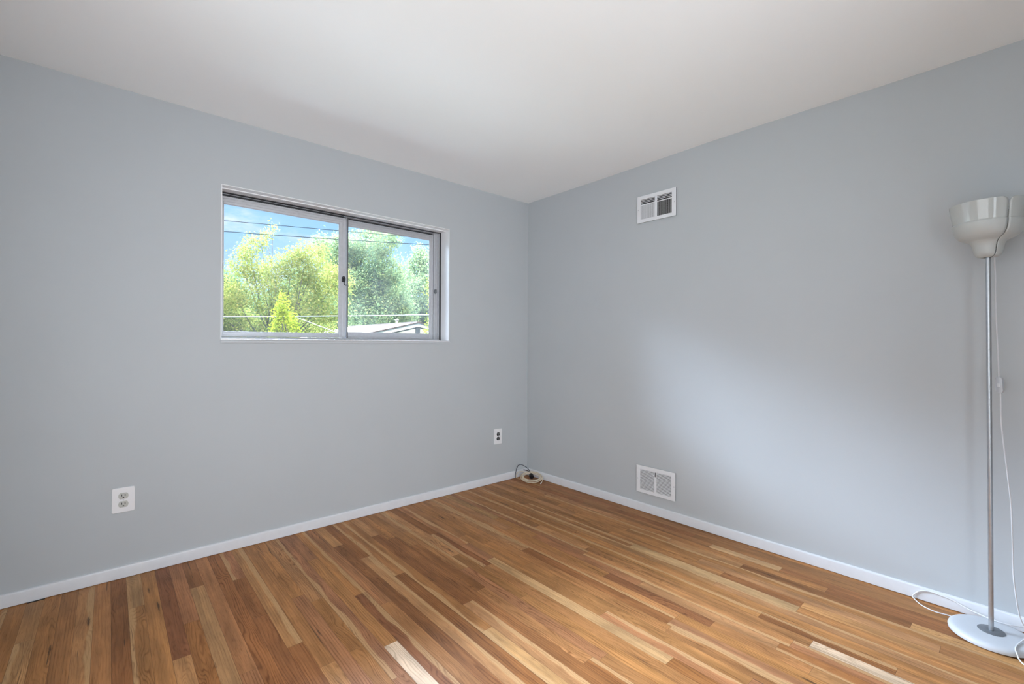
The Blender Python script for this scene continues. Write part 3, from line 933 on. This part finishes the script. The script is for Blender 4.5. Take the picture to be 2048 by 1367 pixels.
MB().tube([(0.045, 0.050, 0.060), (0.055, 0.037, 0.058), (0.062, 0.028, 0.056)], [0.004, 0.0052, 0.0045], 12).build('connector', M['brass'], cc, smooth=True)
bc = thing('power_cord', (-0.160, -0.018, 0), 'dark blue cord arching out of the floor to a black plug inside the cable coil', 'cord')
def rb(p):
    return (p[0] + 0.160, p[1] + 0.018, p[2])
pth = [(-0.1600, -0.020, 0.000), (-0.1595, -0.021, 0.030), (-0.1540, -0.026, 0.072), (-0.1390, -0.032, 0.108), (-0.120, -0.042, 0.1165), (-0.100, -0.052, 0.110), (-0.082, -0.068, 0.096), (-0.068, -0.088, 0.078), (-0.066, -0.104, 0.060)]
MB().tube(spline([rb(p) for p in pth], 8), 0.0026, 10).build('cord', M['blue_cord'], bc, smooth=True)
pl = MB()
pl.tube([rb(p) for p in [(-0.0655, -0.102, 0.064), (-0.066, -0.108, 0.055), (-0.069, -0.116, 0.046), (-0.074, -0.128, 0.037), (-0.082, -0.142, 0.028), (-0.087, -0.150, 0.024)]], [0.0035, 0.0060, 0.0115, 0.0180, 0.0205, 0.0170], 16)
pl.build('plug', M['black'], bc, smooth=True)
MB().tube(spline([rb(p) for p in [(-0.100, -0.060, 0.072), (-0.086, -0.076, 0.069), (-0.074, -0.094, 0.063), (-0.0665, -0.106, 0.057)]], 6), 0.0036, 10).build('strain_relief', M['black'], bc, smooth=True)

# ------------------------------------------------------------------ outside
GZ = -2.0
structure(MB().box(-60, 80, WT + 0.02, 90, GZ - 0.2, GZ).build('ground', M['lawn']), 'sunlit yard outside the window', 'ground')
structure(MB().box(-14, 14, WT + 0.02, 5.2, GZ - 0.1, GZ + 0.03).build('ground_bounce', M['bounce_slab']), 'unseen pale slab added below the window to bounce light', 'ground')  # reflector added out of view, throws light up to the ceiling
CAMP = np.array([-2.8119, -2.9840, 1.1679])
FN, RN, UN = np.array(F), np.array(Rv), np.array(Uv)
def at(px, py, depth):      # a point of the yard seen along this line of sight, at this distance
    return CAMP + depth * (FN + RN * (px - 1024) / 915.0 + UN * (683.5 - py) / 915.0)

def leaf_mesh(name, blobs, per_m2, size, material, parent, flat=0.4, droop=0.0, seed=1, fill=0.35):
    rg = np.random.default_rng(seed)
    C_, N_, T_ = [], [], []
    for (c, r) in blobs:
        c = np.asarray(c, float)
        r3 = np.asarray(r if hasattr(r, '__len__') else (r, r, r), float)
        area = 4 * math.pi * float(np.mean(r3)) ** 2
        n = max(60, int(area * per_m2))
        d = rg.normal(size=(n, 3)); d /= np.linalg.norm(d, axis=1)[:, None]
        rad = np.where(rg.random(n) < fill, rg.random(n) ** 0.4, 1.0) * (1 + 0.10 * rg.normal(size=n))
        # clumps: modulate the radius with a few random bumps
        k = rg.normal(size=(7, 3)); k /= np.linalg.norm(k, axis=1)[:, None]
        bumps = sum(np.clip(d @ kk, 0, 1) ** 6 for kk in k)
        rad = rad * (0.82 + 0.30 * np.clip(bumps, 0, 1.2))
        p = c + d * r3 * rad[:, None]
        tw = rg.normal(scale=size * 1.1, size=(n, 3))
        C_.append(p + tw); N_.append(d)
        T_.append(np.clip(0.5 + 0.20 * rg.normal(size=n), 0, 1))
    P = np.concatenate(C_); D = np.concatenate(N_); T = np.concatenate(T_)
    n = len(P)
    nr = D * flat + rg.normal(size=(n, 3)) * 0.75 + np.array([0, 0, 0.45])
    nr /= np.linalg.norm(nr, axis=1)[:, None]
    ax = np.cross(nr, rg.normal(size=(n, 3))); ax /= np.linalg.norm(ax, axis=1)[:, None] + 1e-9
    bx = np.cross(nr, ax)
    L = size * (0.7 + 0.7 * rg.random(n))[:, None]
    W = L * 0.42
    v = np.empty((n, 4, 3))
    v[:, 0] = P - ax * L * 0.5
    v[:, 1] = P + bx * W * 0.5 + nr * L * 0.08
    v[:, 2] = P + ax * L * 0.5 - np.array([0, 0, droop]) * L
    v[:, 3] = P - bx * W * 0.5 + nr * L * 0.08
    me_ = bpy.data.meshes.new(name)
    me_.vertices.add(n * 4); me_.loops.add(n * 4); me_.polygons.add(n)
    me_.vertices.foreach_set('co', v.reshape(-1))
    me_.loops.foreach_set('vertex_index', np.arange(n * 4, dtype=np.int32))
    me_.polygons.foreach_set('loop_start', np.arange(0, n * 4, 4, dtype=np.int32))
    me_.polygons.foreach_set('loop_total', np.full(n, 4, dtype=np.int32))
    me_.update(calc_edges=True)
    a_ = me_.attributes.new('leaf_tone', 'FLOAT', 'POINT')
    a_.data.foreach_set('value', np.repeat(T, 4).astype(np.float32))
    return link(name, me_, material, parent)

def tree(name, label, cat, foot, blobs, per_m2, size, leafm, barkm, trunk_r, seed, group=None, fork=0.45, **kw):
    t_ = thing(name, foot, label, cat, group)
    f_ = np.asarray(foot, float)
    rel_b = [(np.asarray(c) - f_, r) for c, r in blobs]
    leaf_mesh('foliage', rel_b, per_m2, size, leafm, t_, seed=seed, **kw)
    top = max(rel_b, key=lambda b_: b_[0][2])[0]
    fk = np.array([top[0] * 0.15, top[1] * 0.15, top[2] * fork])
    MB().tube(spline([(0, 0, 0), tuple(fk * 0.5 + np.array([0.05, 0, 0])), tuple(fk)], 5), [trunk_r * (1 - 0.045 * i) for i in range(11)], 10).build('trunk', barkm, t_, smooth=True)
    br = MB()
    for i, (c, r) in enumerate(rel_b):
        mid = fk * 0.5 + c * 0.5 + np.array([0.12 * math.sin(3 * i), 0.3 * math.cos(2 * i), -0.25 + 0.12 * math.sin(5 * i)])
        pts_ = spline([tuple(fk), tuple(mid), tuple(c)], 5)
        br.tube(pts_, [trunk_r * 0.17 * (1 - 0.085 * k) for k in range(len(pts_))], 7)
    br.build('branches', barkm, t_, smooth=True)
    return t_

def blobs_px(lst, depth, jitter=0.5, seed=3):
    rg = np.random.default_rng(seed)
    out = []
    for px, py, rp in lst:
        dd = depth + rg.uniform(-jitter, jitter)
        out.append((at(px, py, dd), rp / 915.0 * dd * 1.0))
    return out
def foot(px, depth):
    p = at(px, 690, depth)
    return (float(p[0]), float(p[1]), GZ)
# yellow-green tree filling the left pane
yb = blobs_px([(470, 590, 26), (484, 532, 22), (466, 630, 34), (516, 548, 26), (552, 540, 26), (598, 536, 30), (640, 548, 30), (612, 506, 18), (640, 506, 16),
               (672, 560, 30), (540, 596, 38), (600, 596, 38), (652, 612, 36), (480, 655, 36), (552, 655, 38), (636, 668, 38),
               (430, 600, 46), (420, 680, 50), (385, 590, 48), (368, 665, 52), (335, 630, 44), (340, 700, 46), (500, 503, 14), (522, 486, 12), (533, 470, 8), (546, 456, 6), (503, 480, 8), (488, 496, 10), (585, 515, 18), (660, 705, 34)], 14.0, 0.8, 3)
tree('yellow_green_tree', 'broad yellow-green tree filling the left pane of the window', 'tree', foot(560, 14.0), yb, 620, 0.074, M['leaf_yellow'], M['bark'], 0.16, 5, 'trees beyond the window')
gb = blobs_px([(700, 500, 28), (735, 478, 22), (722, 520, 36), (762, 492, 24), (770, 540, 34), (720, 580, 44), (775, 590, 42), (735, 640, 44), (690, 560, 40),
               (640, 486, 14), (652, 500, 16), (682, 488, 18), (670, 530, 26), (800, 630, 30), (750, 458, 14), (786, 476, 14)], 33.0, 1.5, 4)
tree('green_tree', 'tall bluish green tree at the left of the right pane', 'tree', foot(728, 33.0), gb, 150, 0.185, M['leaf_green'], M['pale_bark'], 0.24, 6, 'trees beyond the window')
gb2 = blobs_px([(842, 520, 22), (830, 545, 24), (860, 540, 24), (812, 575, 26), (850, 585, 36), (815, 615, 30), (860, 640, 34), (900, 560, 40), (905, 630, 46), (838, 502, 10), (780, 640, 26), (836, 640, 24)], 43.0, 1.5, 5)
tree('green_tree', 'rounder pale green tree behind the neighbouring roof at the right', 'tree', foot(850, 43.0), gb2, 95, 0.235, M['leaf_green'], M['pale_bark'], 0.22, 7, 'trees beyond the window')
# distant trees closing the view low down, carried on past the window frame
for i, (pc_, lab) in enumerate(((440, 'dark distant tree low behind the yellow-green tree'), (600, 'distant tree glimpsed low between the yellow-green leaves'),
                                (770, 'distant tree low behind the tall bluish green tree'))):
    db = blobs_px([(pc_ - 70, 640, 50), (pc_, 620, 55), (pc_ + 70, 645, 50), (pc_ - 20, 680, 60), (pc_ + 50, 690, 55), (pc_ + 10, 575, 34)] + ([(230, 640, 60), (300, 650, 62), (260, 700, 60), (330, 610, 50), (160, 670, 60), (370, 700, 60)] if i == 0 else []) + ([(900, 650, 50), (960, 660, 50), (900, 700, 55)] if i == 2 else []), 58.0 + 15 * i, 1.5, 20 + i)
    tree('distant_tree', lab, 'tree', foot(pc_, 58.0 + 15 * i), db, 38, 0.42, M['leaf_far'], M['bark'], 0.25, 30 + i, 'trees beyond the window')
# lime green conifers
def conifer(px, top_py, bot_py, half_px, depth, label, seed):
    n = 9
    lst = []
    for i in range(n):
        f_ = i / (n - 1)
        py = top_py + (bot_py - top_py) * f_
        rp = half_px * (0.16 + 0.84 * min(1, f_ * 1.5) ** 0.8)
        p = at(px, py, depth)
        rr = rp / 915.0 * depth
        lst.append((p, (rr, rr, rr * 1.15)))
    return tree('conifer', label, 'conifer', foot(px, depth), lst, 3600, 0.048, M['leaf_lime'], M['bark'], 0.06, seed, 'lime green conifers', fork=0.9, flat=0.7)
conifer(564, 592, 720, 17, 9.0, 'taller pointed lime-green conifer at the bottom of the left pane', 41)
conifer(585, 630, 720, 14, 9.9, 'shorter lime-green conifer beside the taller one', 42)
tree('bright_shrub', 'bright yellow-green shrub by the gable at the far right', 'shrub', foot(862, 15.0), blobs_px([(862, 662, 11), (868, 640, 10), (872, 680, 16), (866, 575, 10), (868, 600, 10), (872, 555, 9)], 14.0, 0.3, 9), 900, 0.066, M['leaf_lime'], M['bark'], 0.05, 43, None)

# neighbouring house, gable towards us
hx, hy, hz = 7.33, 14.7, 2.10
sl_ = 0.223
half = 4.6
hs = thing('house', (hx, hy + 4, GZ), 'low cream house with pale pinkish gable roof in the right pane', 'house')
def hp(mb, name, material, parent=hs):
    o_ = mb.build(name, material, parent)
    if parent is hs:
        o_.matrix_parent_inverse = Matrix.Translation(-Vector(hs.location))
    return o_
walls = MB()
ov = 0.07
walls.prism([(hx - half + 0.5, GZ), (hx + half - 0.5, GZ), (hx + half - 0.5, hz - 0.24 - sl_ * (half - 0.5)), (hx, hz - 0.24), (hx - half + 0.5, hz - 0.24 - sl_ * (half - 0.5))], hy + ov, hy + 7.2, axis='y')
hp(walls, 'walls', M['siding'])
rf = MB()
for s_ in (1, -1):
    rf.prism([(hx, hz), (hx + s_ * half, hz - sl_ * half), (hx + s_ * half, hz - sl_ * half - 0.05), (hx, hz - 0.05)], hy, hy + 7.5, axis='y')
hp(rf, 'roof', M['roof'])
fa = MB()
for s_ in (1, -1):
    fa.prism([(hx, hz - 0.045), (hx + s_ * half, hz - sl_ * half - 0.045), (hx + s_ * half, hz - sl_ * half - 0.20), (hx, hz - 0.20)], hy + 0.02, hy + 0.08, axis='y')
hp(fa, 'fascia', M['fascia'])
de = MB()
for s_ in (1, -1):
    de.prism([(hx, hz + 0.012), (hx + s_ * half, hz - sl_ * half + 0.012), (hx + s_ * half, hz - sl_ * half - 0.03), (hx, hz - 0.03)], hy - 0.03, hy + 0.012, axis='y')
de.box(hx - 0.10, hx + 0.10, hy - 0.02, hy + 7.5, hz - 0.012, hz + 0.025)
hp(de, 'drip_edge', M['roof_edge'])
gv = MB()
gv.box(hx - 0.13, hx + 0.07, hy + ov - 0.05, hy + ov + 0.02, 1.60, 1.86)
for i in range(6):
    zz = 1.62 + i * 0.04
    gv.box(hx - 0.12, hx + 0.06, hy + ov - 0.075, hy + ov - 0.045, zz, zz + 0.018)
hp(gv, 'gable_vent', M['louvre'])
vp = MB().lathe([(0.05, hz - 0.06), (0.05, hz + 0.16), (0.0, hz + 0.16)], 16, cx=hx - 0.02, cy=hy + 2.0)
vp.lathe([(0.0, hz + 0.20), (0.085, hz + 0.185), (0.085, hz + 0.145), (0.0, hz + 0.145)], 16, cx=hx - 0.02, cy=hy + 2.0)
hp(vp, 'vent_pipe', M['fascia'])

# overhead cables
def wire(name, pa, pb_, depth_a, depth_b, rad, material, label, sag=0.05, ext=(1.5, 1.5)):
    A = at(*pa, depth_a); B = at(*pb_, depth_b)
    d_ = B - A
    pts_ = []
    for i in range(25):
        s_ = -ext[0] + (1 + ext[0] + ext[1]) * i / 24
        q_ = A + d_ * s_
        q_ = q_ + np.array([0, 0, -sag + sag * (2 * s_ - 1) ** 2 * 0.5])
        pts_.append(tuple(q_))
    me_o = MB().tube(pts_, rad, 8).build(name, material, None, smooth=True)
    return tag(me_o, label, 'cable', 'overhead cables outside')
wire('overhead_cable', (455, 441.5), (690, 462), 12.6, 12.0, 0.0075, M['wire_dark'], 'upper dark overhead cable crossing the sky in the window', 0.0)
wire('overhead_cable', (455, 462), (858, 488), 12.6, 11.6, 0.0085, M['wire_dark'], 'lower dark overhead cable just above the treetops', 0.03)
wire('overhead_cable', (455, 632), (860, 628), 10.9, 10.0, 0.0095, M['wire_pale'], 'pale cable stretched level across the lower window view', 0.02)
wire('overhead_cable', (590, 633), (672, 664), 10.7, 9.9, 0.0075, M['wire_pale'], 'pale drop cable sloping down from the level cable', 0.0, (0.0, 1.5))
